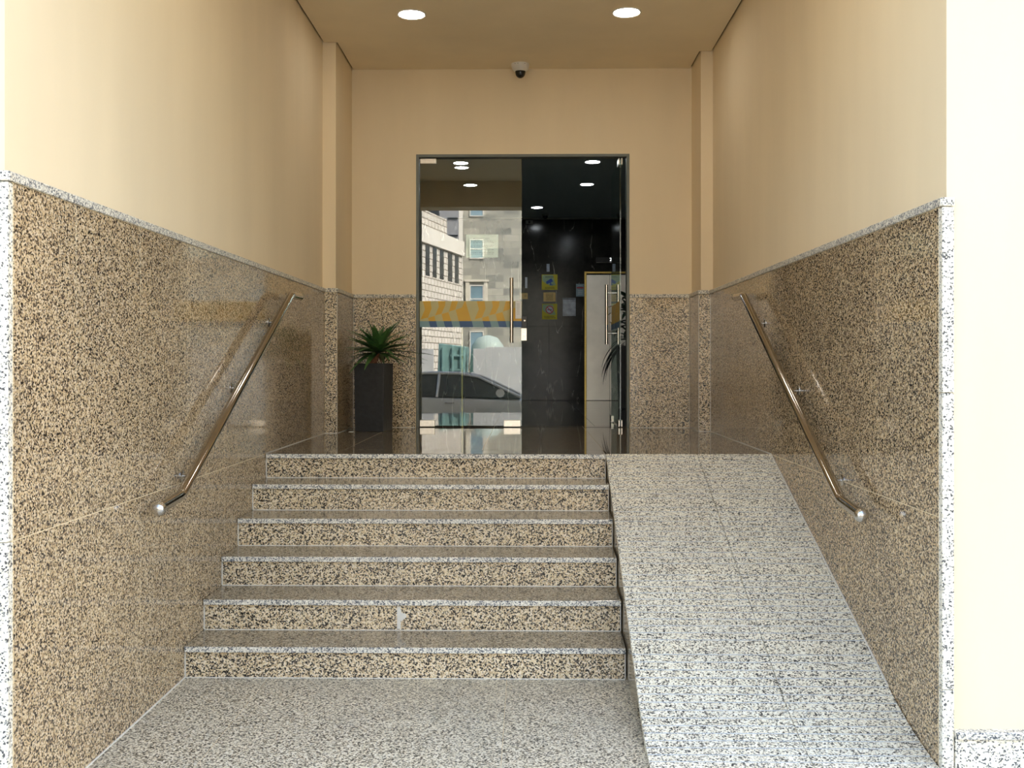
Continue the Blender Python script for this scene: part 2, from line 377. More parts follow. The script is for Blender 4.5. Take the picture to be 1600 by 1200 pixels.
for i in range(6):
    yr = noses[i] + .017; zb = zt[i - 1] if i else 0
    box('sealant_line', SEAL, XL + .004, xe(yr) - .006, yr - .003, yr + .001, zb, zb + .0035, st)
    box('sealant_line', SEAL, xe(yr) - .0065, xe(yr) - .0025, yr - .001, yr + .003, zb + .003, zt[i] - .031, st)
    box('sealant_line', SEAL, XL + .0005, XL + .0055, yr - .001, yr + .003, zb + .003, zt[i] - .031, st)
for a in ((-1.6695, -1.6655, 6.43, 8.297), (1.5455, 1.5495, 6.45, 8.577), (-1.5645, -1.5605, 8.33, 9.06), (1.4455, 1.4495, 8.61, 9.06), (-1.56, -1.004, 9.056, 9.060), (.919, 1.446, 9.056, 9.060), (-1.668, -1.565, 8.294, 8.298), (1.45, 1.548, 8.574, 8.578)):
    box('sealant_line', SEAL, *a, LZ, LZ + .004, la)
for x0, x1, y in ((-1.5672, -1.5642, 8.2965), (1.4490, 1.4520, 8.5765), (1.5465, 1.5495, 8.5765), (-1.5640, -1.5610, 9.0585), (1.4460, 1.4490, 9.0585)):
    box('sealant_line', SEAL, x0, x1, y, y + .004, LZ, DT, la)
# ================================================================== RAMP
rp = empty('ramp', (1.0, 5.2, 0), 'steep grooved grey granite ramp right of the steps', 'ramp')
RY0, RY1 = 3.74, 6.44
zr = lambda y: LZ - (RY1 - y) * .388 if y > 4.35 else .006 + .065 * (y - RY0) + .264 * (y - RY0) ** 2
def skewed(poly, xl, xr, name, mats, mi=None, bevel=0):
    """poly of (y, z) points swept from x=xl(y) to x=xr(y)"""
    n = len(poly); m = MB()
    vs_ = [(xl(y), y, z) for y, z in poly] + [(xr(y), y, z) for y, z in poly]
    fs = [tuple(range(n))[::-1], tuple(range(n, 2 * n))]; m.add(vs_, fs, 0)
    o = len(m.v) - 2 * n
    for i in range(n):
        m.f.append((o + i, o + (i + 1) % n, o + n + (i + 1) % n, o + n + i)); m.mi.append(mi[i] if mi else 0)
    return m.build(name, mats, rp, bevel)
skewed([(4.36, .001), (RY1 + .0, .001), (RY1 + .0, zr(RY1) - .030), (4.36, zr(4.36) - .030)], lambda y: xe(y) + .004, lambda y: XR - .002, 'ramp_core', [G_TREAD])
pitch = .05
def ramp_slab(y0, y1, xl, xr):
    L = LZ / (RY1 - RY0); top = []; mi = []
    y = y0; pts = [(y0, zr(y0))]; mats = []
    k = math.ceil((y0 + .02) / pitch)
    while k * pitch + .006 < y1 - .015:
        a = k * pitch; b = a + .006; d = .003
        pts += [(a, zr(a)), (a + .001, zr(a) - d), (b - .001, zr(b) - d), (b, zr(b))]; mats += [0, 1, 1, 1]
        k += 1
    pts.append((y1, zr(y1))); mats.append(0)
    bend_ = [(4.25, zr(4.25) - .029), (4.0, .0005)] if y0 < 4.0 else []
    poly = pts + [(y1, max(.0005, zr(y1) - .029))] + bend_ + [(y0, max(.0005, zr(y0) - .029))]; mats += [0] * len(bend_)
    mats += [0, 0, 0]
    skewed(poly, xl, xr, 'ramp_slab', [G_RAMP, GROOVE], mats)
for y0, y1 in ((RY0, 4.62), (4.62, 5.22), (5.22, 5.83), (5.83, RY1)):
    ramp_slab(y0 + .001, y1 - .001, lambda y: xe(y), lambda y: 1.078)
    ramp_slab(y0 + .001, y1 - .001, lambda y: 1.081, lambda y: XR - .004)
skewed([(4.36, zr(4.36) + .003), (RY1, LZ + .002), (RY1, LZ - .01), (4.36, .1)], lambda y: XR - .008, lambda y: XR - .001, 'sealant_line', [SEAL])

# ================================================================== HANDRAILS
def handrail(side, P, wallx, label):
    """P: start end, lower bend, upper bend, upper end"""
    o = empty('handrail', (wallx, P[1][1], P[1][2]), label, 'handrail', 'stainless handrails on the granite walls')
    def bend(a, b, c, r=.035, n=5):
        a, b, c = Vector(a), Vector(b), Vector(c)
        p0 = b + (a - b).normalized() * r; p2 = b + (c - b).normalized() * r
        return [(p0 * (1 - t) ** 2 + b * 2 * t * (1 - t) + p2 * t * t) for t in [i / n for i in range(n + 1)]]
    path = [Vector(P[0])] + bend(P[0], P[1], P[2]) + bend(P[1], P[2], P[3]) + [Vector(P[3])]
    MB().tube(path, .0245, 20).build('rail', CHROME, o, smooth=True)
    MB().ball(P[0], .0325).build('end_ball', STEEL, o, smooth=True)
    MB().ball(P[3], .0255).build('end_cap', CHROME, o, smooth=True)
    A, B = Vector(P[1]), Vector(P[2])
    for t in (.12, .5, .88):
        q = A.lerp(B, t); 
        m = MB().tube([q + Vector((0, 0, -.022)), q + Vector((0, 0, -.05)), Vector((q.x + (wallx - q.x) * .35, q.y, q.z - .066)), Vector((wallx - .001 * side, q.y, q.z - .066))], .006, 10)
        b = m.build('bracket', STEEL, o, smooth=True)
        MB().lathe([(.028, 0), (.028, .004), (.02, .007)] if side < 0 else [(.028, 0), (.028, -.004), (.02, -.007)], (wallx, q.y, q.z - .066), 20, axis='x').build('flange', STEEL, b, smooth=True)
    return o
handrail(-1, [(-1.585, 4.33, .905), (-1.585, 4.60, .925), (-1.585, 6.77, 1.99), (-1.585, 7.03, 1.995)], XL, 'round stainless steel handrail fixed to the left granite wall')
handrail(1, [(1.465, 4.46, .865), (1.465, 4.74, .890), (1.465, 6.88, 1.99), (1.465, 7.14, 1.995)], XR, 'round stainless steel handrail fixed to the right granite wall')

# ================================================================== DOORS
FY = 9.125
fr = MB()
for (a, b, c, d) in ((-1.0, -.975, LZ, 3.41), (.890, .915, LZ, 3.41), (-.975, .890, 3.385, 3.41)):
    fr.box(a, b, 9.075, 9.18, c, d)
fr = fr.build('trim_1', FRAME, None, .002); tag(fr, 'slim grey metal frame around the glass door opening', kind='structure')
MB().box(-.70, .86, 9.10, 9.118, LZ - .001, LZ + .0015).build('floor_track', DARK, fr)

def bar_handle(parent, M, name='handle'):
    h = MB().tube([M @ Vector((0, 0, -.29)), M @ Vector((0, 0, .29))], .016, 20).build(name, CHROME, parent, smooth=True)
    return h
d1 = empty('door_1', (-.512, FY, LZ), 'closed left glass door leaf with a yellow and blue band', 'door', kind='structure')
pane = box('glass_pane', GLASS, -.972, -.050, FY, FY + .012, LZ + .012, 3.380, d1, .0015)
for k, (x0, x1, z0, z1) in enumerate(((-.972, -.835, LZ + .006, LZ + .064), (-.213, -.062, LZ + .006, LZ + .064), (-.968, -.822, 3.335, 3.380))):
    MB().box(x0, x1, FY - .012, FY - .001, z0, z1).box(x0, x1, FY + .013, FY + .024, z0, z1).build('patch_fitting', PATCH, d1, .002)
for yo in (-.07, .082):
    h = MB().tube([(-.142, FY + yo, 1.718), (-.142, FY + yo, 2.298)], .0155, 20).build('handle', CHROME, d1, smooth=True)
    for z in (1.815, 2.20): MB().tube([(-.142, FY + yo, z), (-.142, FY + (-.0005 if yo < 0 else .0125), z)], .009, 12).build('standoff', STEEL, h, smooth=True)
lk = box('lock_case', BLACK, -.052, -.002, FY - .014, FY + .026, 1.853, 1.957, d1, .003)
MB().lathe([(.013, 0), (.013, -.006), (.010, -.008)], (-.024, FY - .014, 1.915), 18, axis='y').build('lock_cylinder', STEEL, lk, smooth=True)
lk2 = box('lock_plate', PATCH, -.058, -.004, FY - .016, FY + .028, 1.735, 1.850, d1, .003)
for z in (1.825, 1.795, 1.765): MB().lathe([(.008, 0), (.008, -.002), (.006, -.003)], (-.030, FY - .016, z), 14, axis='y').build('lock_button', STEEL, lk2)
# coloured film band
FLIGHT = plain('film_pale_yellow', srgb(196, 186, 128), .45, var=.02); FORANGE = plain('film_amber', srgb(216, 170, 44), .45, var=.03)
FBLUE = plain('film_blue', srgb(56, 92, 138), .45, var=.03); FPALE = plain('film_pale_blue', srgb(124, 158, 166), .45, var=.02)
def film(parent, tox, y, thick):
    """film band: pale ground, amber and blue slanted shapes; tox(u) maps 0..1383 to position"""
    zt_, zm, zb = 2.094, 1.913, 1.858
    vz = lambda v: zt_ - (v - 88) / (360 - 88) * (zt_ - zm)
    bz = lambda v: zm - (v - 356) / (424 - 356) * (zm - zb)
    def shp(m, poly, fz, lift):
        pts = [(max(92, min(1475, u)), v) for u, v in poly]
        return m.prism(pts, lambda u, v, t: tox(u - 92, fz(v), t), lift, lift + .0004)
    rect = lambda a, b, c, d: [(a, c), (b, c), (b, d), (a, d)]
    f1 = shp(MB(), rect(92, 1475, 88, 360), vz, 0).build('film_band', FLIGHT, parent)
    f2 = shp(MB(), rect(92, 1475, 356, 424), bz, 0).build('film_band', FPALE, parent)
    m = MB(); mb = MB()
    for s in (0, 732):
        for poly in ([(133, 88), (238, 88), (252, 190), (203, 312), (105, 335), (162, 200)],
                     [(340, 88), (440, 88), (436, 150), (385, 262), (300, 283), (350, 165)],
                     [(527, 88), (613, 88), (572, 205), (487, 232), (500, 190)],
                     [(203, 317), (292, 290), (306, 360), (218, 360)], [(388, 264), (480, 238), (520, 360), (412, 360)],
                     [(580, 207), (665, 174), (700, 92), (712, 92), (792, 360), (620, 360)]):
            q = [(u + s, v) for u, v in poly]
            if min(u for u, v in q) < 1475: shp(m, q, vz, .0006)
        for poly in ([(213, 356), (312, 356), (332, 424), (235, 424)], [(415, 356), (520, 356), (541, 424), (437, 424)], [(625, 356), (798, 356), (817, 424), (642, 424)]):
            q = [(u + s, v) for u, v in poly]
            if min(u for u, v in q) < 1475: shp(mb, q, bz, .0006)
    m.build('film_chevrons', FORANGE, f1); mb.build('film_slants', FBLUE, f2)
film(d1, lambda u, z, t: (-.972 + u * .922 / 1383, FY - .0008 - t, z), FY, 0)
# open right leaf, swung inwards 90 degrees
d2 = empty('door_2', (.838, 9.12, LZ), 'open right glass door leaf swung into the dark lobby', 'door', kind='structure')
LX = .832
box('glass_pane', GLASS2, LX, LX + .012, 9.125, 10.05, LZ + .012, 3.380, d2, .0015)
for y0, y1, z0, z1 in ((9.118, 9.26, LZ + .006, LZ + .064), (9.118, 9.26, 3.32, 3.380), (9.90, 10.05, LZ + .006, LZ + .064)):
    MB().box(LX - .012, LX - .001, y0, y1, z0, z1).box(LX + .013, LX + .024, y0, y1, z0, z1).build('patch_fitting', PATCH, d2, .002)
for xo in (-.056, .066):
    h = MB().tube([(LX + xo, 9.92, 1.718), (LX + xo, 9.92, 2.302)], .0155, 20).build('handle', CHROME, d2, smooth=True)
    for z in (1.825, 2.22): MB().tube([(LX + xo, 9.92, z), (LX + (-.0005 if xo < 0 else .0125), 9.92, z)], .010, 12).build('standoff', STEEL, h, smooth=True)
lk = box('lock_case', WHITE, LX - .022, LX + .034, 9.985, 10.062, 1.935, 2.015, d2, .005)
box('lock_tag', PAPER, LX - .004, LX + .014, 9.99, 10.06, 2.017, 2.09, lk, .001)
film(d2, lambda u, z, t: (LX - .0008 - t, 9.13 + u * .915 / 1383, z), 0, 0)

# ================================================================== DOWNLIGHTS + DOME CAMERA
def downlight(x, y, z, r, label, group, glow):
    o = empty('downlight', (x, y, z), label, 'ceiling light', group)
    MB().lathe([(r, .0), (r, -.004), (r * .93, -.008), (r * .87, -.004), (r * .86, .0)], (x, y, z), 40).build('rim', WHITE, o, smooth=True)
    MB().lathe([(r * .84, -.001), (r * .84, -.0045)], (x, y, z), 40).build('diffuser', glow, o)
    return o
downlight(-.876, 7.64, CZ, .110, 'round lit downlight in the entrance ceiling, left one', 'entrance ceiling downlights', LAMP)
downlight(.746, 7.62, CZ, .110, 'round lit downlight in the entrance ceiling, right one', 'entrance ceiling downlights', LAMP)
for x in (-.885, .746):
    downlight(x, 4.63, CZ, .110, ('lit downlight near the entrance mouth, the left one' if x < 0 else 'lit downlight near the entrance mouth, the right one'), 'downlights near the entrance mouth', LAMP)
cd = empty('dome_camera', (-.062, 8.93, CZ), 'white dome security camera with black lens on the entrance ceiling', 'camera')
MB().lathe([(.080, 0), (.080, -.012), (.077, -.030), (.070, -.048), (.058, -.062), (.048, -.067), (.047, -.062)], (-.062, 8.93, CZ), 40).build('housing', WHITE, cd, smooth=True)
MB().lathe([(.046, -.060), (.045, -.078), (.040, -.098), (.030, -.112), (.016, -.121), (.002, -.124)], (-.062, 8.93, CZ), 36).build('lens_dome', BLACKG, cd, smooth=True)
for a in (235, 255, 300): MB().ball((-.062 + .079 * math.cos(R(a)), 8.93 + .079 * math.sin(R(a)), CZ - .014), .0035, seg=8, rings=6).build('screw', BLACK, cd)

# ================================================================== POTTED PLANT
pp = empty('potted_plant', (-1.30, 8.68, LZ), 'spiky green yucca in a tall square charcoal planter', 'plant')
def pl(u, v): # rotated square footprint
    a = R(-10); return (-1.315 + u * math.cos(a) - v * math.sin(a), 8.645 + u * math.sin(a) + v * math.cos(a))
def sq(h): return [(-h, -h), (h, -h), (h, h), (-h, h)]
m = MB(); hb, ht_ = .126, .131; Z0 = LZ + .001; Z1 = LZ + .577
ring = []
for h, z in ((hb, Z0), (ht_, Z1), (ht_ - .014, Z1), (ht_ - .018, Z1 - .05)):
    ring.append([(*pl(u, v), z) for u, v in sq(h)])
vs_ = [p for r_ in ring for p in r_]; fs = [(0, 3, 2, 1), (12, 13, 14, 15)]
for i in range(3):
    for k in range(4): fs.append((i * 4 + k, i * 4 + (k + 1) % 4, (i + 1) * 4 + (k + 1) % 4, (i + 1) * 4 + k))
m.add(vs_, fs).build('planter', PLANTER, pp, .003, seg=2)
m = MB(); q = [(*pl(u, v), Z1 - .045) for u, v in sq(.110)]; q2 = [(*pl(u, v), Z1 - .03) for u, v in sq(.1125)]
m.add(q + q2, [(0, 3, 2, 1), (4, 5, 6, 7)] + [(k, (k + 1) % 4, 4 + (k + 1) % 4, 4 + k) for k in range(4)]).build('soil', SOIL, pp)
TRUNK = plain('yucca_trunk', srgb(126, 84, 58), .9, var=.35, scale=70, bump=.8)
MB().tube([(-1.325, 8.645, Z1 - .04), (-1.318, 8.645, Z1 + .01), (-1.300, 8.642, Z1 + .05), (-1.283, 8.64, Z1 + .09)], [.034, .031, .026, .022], 14).build('trunk', TRUNK, pp, smooth=True)
def leafmat(name, a, b):
    m_, n, p = newmat(name); p.inputs['Roughness'].default_value = .38
    tc = N(n, 'ShaderNodeTexCoord'); no = N(n, 'ShaderNodeTexNoise'); no.inputs['Scale'].default_value = 14
    n.links.new(tc.outputs['Object'], no.inputs['Vector']); r = ramp(n, [(.3, a), (.7, b)])
    n.links.new(no.outputs[0], r.inputs[0]); n.links.new(r.outputs[0], p.inputs['Base Color']); return m_
LEAF = leafmat('yucca_leaf', srgb(48, 86, 48), srgb(90, 128, 66)); LEAF2 = leafmat('yucca_leaf_pale', srgb(86, 118, 72), srgb(120, 142, 92))
DLEAF = leafmat('dark_leaf', srgb(14, 34, 18), srgb(26, 58, 30)); DRY = leafmat('blackish_leaf', srgb(12, 16, 12), srgb(24, 28, 20))  # near-black tone for the drooping leaves and the stem
def leaf(parent, base, az, el, L, wd, droop, mat, n=8, name='leaf', fold=.30):
    base = Vector(base); v = []; f = []
    d = Vector((math.cos(az) * math.cos(el), math.sin(az) * math.cos(el), math.sin(el)))
    side = Vector((-math.sin(az), math.cos(az), 0)); p = base.copy()
    for i in range(n + 1):
        t = i / n
        wv = wd * (.55 + .9 * t if t < .35 else .865 * ((1 - t) / .65) ** .8 + .0) * .5
        if i == n: wv = .0006
        e = el - droop * t; dd = Vector((math.cos(az) * math.cos(e), math.sin(az) * math.cos(e), math.sin(e)))
        up = side.cross(dd).normalized() * -1
        v += [p + side * wv + up * wv * fold, p, p - side * wv + up * wv * fold, p - up * .0012]
        p = p + dd * (L / n)
    for i in range(n):
        a, b = i * 4, (i + 1) * 4
        f += [(a, a + 1, b + 1, b), (a + 1, a + 2, b + 2, b + 1), (a, b, b + 3, a + 3), (a + 2, a + 3, b + 3, b + 2)]
    f += [(0, 3, 2, 1), (4 * n, 4 * n + 1, 4 * n + 2, 4 * n + 3)]
    return MB().add(v, f).build(name, mat, parent, smooth=True)
rnd = random.Random(11)
crown = Vector((-1.282, 8.64, Z1 + .085))
k = 0
for ring_i, (cnt, e0, L0) in enumerate(((13, -6, .34), (14, 14, .37), (14, 32, .36), (12, 50, .33), (8, 72, .27))):
    for j in range(cnt):
        az = 2 * math.pi * (j + rnd.uniform(-.25, .25)) / cnt + ring_i * .35
        L = L0 * rnd.uniform(.86, 1.1)
        # keep clear of the niche corner
        if math.cos(az) < 0: L = min(L, .262 / max(.3, -math.cos(az) * math.cos(R(max(0, e0 - 15)))))
        if math.sin(az) > .55: L *= .85
        leaf(pp, crown + Vector((0, 0, .006 * ring_i)), az, R(e0 + rnd.uniform(-7, 7)), L, rnd.uniform(.062, .078), R(rnd.uniform(4, 42)), LEAF2 if rnd.random() < .16 else LEAF); k += 1
for az in (200, 260, 330): leaf(pp, crown - Vector((0, 0, .02)), R(az), R(-50), .10, .02, R(15), TRUNK)
MB().box(-1.50, -1.46, 8.45, 8.52, LZ, LZ + .002).build('paper_scrap', PAPER, None)
tag(bpy.data.objects['paper_scrap'], 'scrap of white paper on the landing beside the charcoal planter', 'paper')

# ================================================================== NOTICES ON THE GLASS
def dashes(parent, x0, x1, rows, y, mat, seed, h=.004, fill=.9, name='print_line'):
    r_ = random.Random(seed); m_ = MB()
    for z in rows:
        x = x0 + (x1 - x0) * r_.uniform(0, 1 - fill); e = x1 - (x1 - x0) * r_.uniform(0, 1 - fill)
        while x < e:
            l = r_.uniform(.006, .022) * (x1 - x0) / .22; m_.box(x, min(e, x + l), y - .0003, y, z - h / 2, z + h / 2); x += l + .005 * (x1 - x0) / .22
    return tag(m_.build(name, mat, parent), kind='stuff')
n1 = box('notice', PAPER, -.555, -.263, FY + .0135, FY + .0140, 2.488, 2.697)
tag(n1, 'white printed notice taped inside the closed glass door leaf', 'notice')
dashes(n1, -.49, -.33, [2.660], FY + .0133, INK, 1, .007, name='print_heading')
dashes(n1, -.53, -.29, [2.635, 2.622, 2.600, 2.588, 2.560, 2.535, 2.520], FY + .0133, INK, 2, .003)
n2 = box('notice', PAPER, -.108, -.052, FY - .0032, FY - .0026, 1.935, 2.094)
tag(n2, 'small white slip at the edge of the closed glass door over the coloured band', 'notice')
dashes(n2, -.098, -.066, [2.07 - .012 * i for i in range(9)], FY - .0032, INK, 3, .002)

# ================================================================== LOBBY
LY = 15.70; LCZ = 3.79
lb = box('wall_lobby_back', DARK, -2.6, 2.4, LY + .012, LY + .3, .5, 4.1); tag(lb, 'black veined marble wall at the far end of the lobby', kind='structure')
zz = [LZ + .002, 2.107, 3.765]
for z0, z1 in zip(zz, zz[1:]):
    for a, b in ((-2.2, -1.46), (-1.46, -.56), (-.56, .337), (.337, .88)):
        panel(lb, a + .001, b - .001, LY, LY + .02, z0 + .001, z1 - .001, MARBLE, 'marble_panel', .001)
panel(lb, .881, 1.78, LY, LY + .02, 2.985, 3.764, MARBLE, 'marble_panel', .001); panel(lb, 1.66, 1.78, LY, LY + .02, LZ, 2.984, MARBLE, 'marble_panel', .001)
for nm, a, b in (('wall_lobby_left', -2.6, -2.2), ('wall_lobby_right', 1.75, 2.4)):
    o = box(nm, MARBLE, a, b, 9.3, LY + .02, .5, 4.1); tag(o, 'dark marble side wall of the lobby', kind='structure')
LCEIL = plain('lobby_ceiling', srgb(196, 212, 214), .8)
o = MB().box(-2.6, 2.4, 9.3, LY + .3, LCZ, LCZ + .2).build('ceiling', LCEIL); tag(o, 'dim grey lobby ceiling behind the glass doors', kind='structure')
o = box('trim_2', FRAME, -2.2, 1.75, LY - .03, LY, 3.765, LCZ - .001, None, .002); tag(o, 'grey cornice strip above the black marble wall', kind='structure')
lf = box('floor', DARK, -2.6, 2.4, 9.3, LY + .3, .5, LZ - .003); tag(lf, 'dark polished lobby floor', kind='structure')
for iy in range(11):
    y0 = 9.30 + iy * .60; y1 = min(y0 + .6, LY)
    for a, b in ((-2.2, -1.22), (-1.22, -.30), (-.30, .62), (.62, 1.75)):
        if y1 - y0 > .05: panel(lf, a + .001, b - .001, y0 + .001, y1 - .001, LZ - .02, LZ, LFLOOR, 'floor_slab', .0005)
pr = box('wall_lobby_pier', MARBLE, -2.2, -.80, 12.1, 12.35, LZ, 3.0); tag(pr, 'low marble partition on the left of the lobby', kind='structure')
box('brass_strip', BRASS, -.787, -.775, 12.095, 12.355, LZ, 1.985, pr, .001)
# lift
lift = empty('lift_door', (1.27, LY, LZ), 'brushed steel lift door in a brass frame on the marble wall', 'lift')
LSTEEL = plain('lift_steel', (.92, .87, .81, 1), .42, 1, var=.05, scale=6)
m = MB().box(.885, .915, LY - .012, LY + .01, LZ + .001, 2.955).box(1.63, 1.66, LY - .012, LY + .01, LZ + .001, 2.955).box(.915, 1.63, LY - .012, LY + .01, 2.925, 2.955)
m.build('frame', BRASS, lift, .002)
box('door_panel', LSTEEL, .918, 1.275, LY - .002, LY + .010, LZ + .006, 2.905, lift, .002)
box('door_panel', LSTEEL, 1.279, 1.627, LY - .002, LY + .010, LZ + .006, 2.905, lift, .002)
box('lift_sill', STEEL, .916, 1.629, LY - .04, LY + .01, LZ + .0005, LZ + .0045, lift)
def text_mesh(s, size, loc, mat, name, parent=None, depth=.0008):
    cu = bpy.data.curves.new(name, 'FONT'); cu.body = s; cu.size = size; cu.extrude = depth; cu.align_x = 'CENTER'; cu.align_y = 'CENTER'
    o = bpy.data.objects.new(name, cu); C.objects.link(o)
    dg = bpy.context.evaluated_depsgraph_get(); dg.update()
    me = bpy.data.meshes.new_from_object(o.evaluated_get(dg)); bpy.data.objects.remove(o)
    me.transform(Matrix.Translation(Vector(loc)) @ Matrix.Rotation(R(90), 4, 'X'))
    me.materials.clear(); me.materials.append(mat)
    r = bpy.data.objects.new(name, me); C.objects.link(r)
    if parent: r.parent = parent; r.matrix_parent_inverse = Matrix.Translation(-parent.location) if parent.type == 'EMPTY' else Matrix()
    return r
ind = box('lift_indicator', BLACK, 1.065, 1.46, LY - .03, LY - .0005, 3.10, 3.175, None, .003)
tag(ind, 'black floor indicator showing a white 2 above the lift door', 'display')
box('steel_ledge', STEEL, 1.065, 1.46, LY - .034, LY - .0005, 3.085, 3.098, ind, .001)
text_mesh('2', .07, (1.29, LY - .0315, 3.138), emit('indicator_white', (1, 1, 1, 1), 1.2), 'floor_digit', ind)
# lobby lights
for i, (x, y, l) in enumerate(((.73, 11.33, 'lobby downlight above the open door leaf, nearest on the right'), (.75, 12.75, 'lobby downlight behind the nearest one on the right'), (.14, 14.63, 'lobby downlight in the middle close to the marble wall'),
              (-.72, 12.78, 'lobby downlight on the left, seen through the closed leaf, farther one'), (-.75, 11.37, 'lobby downlight on the left, seen through the closed leaf, nearest the doors'))):
    downlight(x, y, LCZ, .092, l, 'lobby downlights', LAMP2)
# small cameras on lobby ceiling
o = empty('dome_camera', (.27, 15.3, LCZ), 'small dark dome camera on the lobby ceiling', 'camera')
MB().lathe([(.05, 0), (.05, -.02), (.042, -.03)], (.27, 15.3, LCZ), 24).build('housing', FRAME, o, smooth=True)
MB().lathe([(.04, -.03), (.034, -.055), (.018, -.068), (.002, -.071)], (.27, 15.3, LCZ), 24).build('lens_dome', BLACKG, o, smooth=True)
o = empty('sensor_box', (.03, LY - .06, 3.72), 'pale box mounted high on the black marble wall', 'sensor')
MB().box(-.03, .09, LY - .075, LY - .031, 3.690, 3.745).build('case', FRAME, o, .008)
MB().lathe([(.018, 0), (.018, -.006), (.012, -.010)], (.03, LY - .075, 3.715), 16, axis='y').build('lens', BLACKG, o)

# ------------------------------------------------------------------ wall signs in the lobby
YEL = plain('sign_yellow', srgb(206, 192, 40), .5, var=.03); SGREEN = plain('sign_pale_green', srgb(158, 182, 140), .5, var=.03)
BLUE = plain('sign_blue', srgb(30, 78, 170), .5); RED = plain('sign_red', srgb(186, 40, 50), .5)
SWHITE = plain('sign_white', srgb(206, 210, 216), .5); GOLD = plain('plaque_gold', srgb(226, 192, 120), .45, 0, var=.05)
SY = LY - .004
FLAT = lambda yy: (lambda u, v, t: (u, yy - t, v))
def disc(c, r, n=32): return [(c[0] + r * math.cos(i * 2 * math.pi / n), c[1] + r * math.sin(i * 2 * math.pi / n)) for i in range(n)]
def sign_base(x0, x1, z0, z1, label):
    o = box('wall_sign', YEL, x0, x1, SY, LY - .0005, z0, z1, None, .0008); tag(o, label, 'sign')
    W = x1 - x0; Hh = z1 - z0
    MB().prism([(x0 + .04 * W, z1 - .04 * Hh), (x0 + .72 * W, z1 - .04 * Hh), (x0 + .82 * W, z0 + .5 * Hh), (x0 + .9 * W, z0 + .3 * Hh), (x0 + .55 * W, z0 + .28 * Hh), (x0 + .2 * W, z0 + .45 * Hh), (x0 + .04 * W, z0 + .6 * Hh)], FLAT(SY), 0, .0006).build('pale_area', SGREEN, o)
    return o
s1 = sign_base(.223, .467, 2.673, 2.912, 'yellow camera surveillance sign, the upper one on the marble wall')
cx, cz = .345, 2.80
def rot(pts, a, c): return [(c[0] + x * math.cos(a) - y * math.sin(a), c[1] + x * math.sin(a) + y * math.cos(a)) for x, y in pts]
MB().prism(rot([(-.062, -.022), (.045, -.030), (.045, .026), (-.055, .018)], R(28), (cx, cz + .008)), FLAT(SY), .0007, .0016).prism(rot([(-.005, -.05), (.012, -.05), (.012, 0), (-.005, 0)], R(10), (cx + .008, cz)), FLAT(SY), .0007, .0014).prism([(cx + .0, cz - .056), (cx + .055, cz - .056), (cx + .055, cz - .045), (cx + .0, cz - .045)], FLAT(SY), .0007, .0014).build('camera_symbol', BLUE, s1)
dashes(s1, .27, .42, [2.872], SY - .0008, INK, 5, .012); dashes(s1, .26, .43, [2.712, 2.698], SY - .0002, INKD, 6, .007)
s2 = box('plaque', GOLD, .249, .438, SY, LY - .0005, 2.492, 2.633, None, .001); tag(s2, 'small gold plaque with lines of print between the two yellow signs', 'sign')
dashes(s2, .285, .405, [2.610, 2.588, 2.566, 2.544, 2.520], SY - .0002, INKD, 7, .008)
s3 = sign_base(.228, .462, 2.215, 2.456, 'yellow no smoking sign, the lower one on the marble wall')
c3 = (.345, 2.365)
MB().prism(disc(c3, .062), FLAT(SY), .0008, .0012).build('symbol_ring', RED, s3)
MB().prism(disc(c3, .049), FLAT(SY), .0013, .0016).build('symbol_field', SWHITE, s3)
MB().prism(rot([(-.036, -.007), (.034, -.007), (.034, .005), (-.036, .005)], 0, c3), FLAT(SY), .0017, .0020).build('cigarette_symbol', BLACK, s3)
MB().prism(rot([(-.05, -.006), (.05, -.006), (.05, .006), (-.05, .006)], R(-45), c3), FLAT(SY), .0021, .0024).build('slash', RED, s3)
dashes(s3, .25, .44, [2.262, 2.238], SY - .0002, INKD, 8, .010)
SHEET = plain('plastic_sheet', srgb(150, 160, 176), .18, var=.35, scale=14)
s4 = box('wall_frame', SHEET, .548, .750, SY - .004, LY - .0005, 2.266, 2.545, None, .002); tag(s4, 'glossy grey plastic covered sheet right of the no smoking sign', 'sign')
box('top_clip', BLACK, .555, .743, SY - .006, SY - .004, 2.525, 2.538, s4)
SBLUE = plain('sheet_blue', srgb(128, 148, 160), .4, var=.05)
s5 = box('wall_notice', SBLUE, .755, .880, SY, LY - .0005, 2.570, 2.765, None, .001); tag(s5, 'pale blue notice with a red bar beside the lift frame', 'sign')
box('red_bar', RED, .765, .870, SY - .0006, SY, 2.695, 2.715, s5); dashes(s5, .78, .86, [2.74, 2.66, 2.635, 2.61], SY - .0002, PAPER, 9, .006)
s6 = box('sticker', SHEET, .298, .345, SY + .002, LY - .0005, 2.955, 3.075, None, .0005); tag(s6, 'narrow grey sticker above the camera sign', 'sticker')
s7 = box('plaque', GOLD, -.12, .005, SY, LY - .0005, 2.530, 2.625, None, .001); tag(s7, 'gold plaque half hidden behind the closed leaf edge', 'sign')
dashes(s7, -.05, -.012, [2.59, 2.57], SY - .0002, INKD, 12, .006)
s8 = box('wall_notice', SWHITE, -.035, .0, SY, LY - .0005, 2.70, 2.87, None, .001); tag(s8, 'slim pale notice on the marble wall next to the closed leaf edge', 'sign')

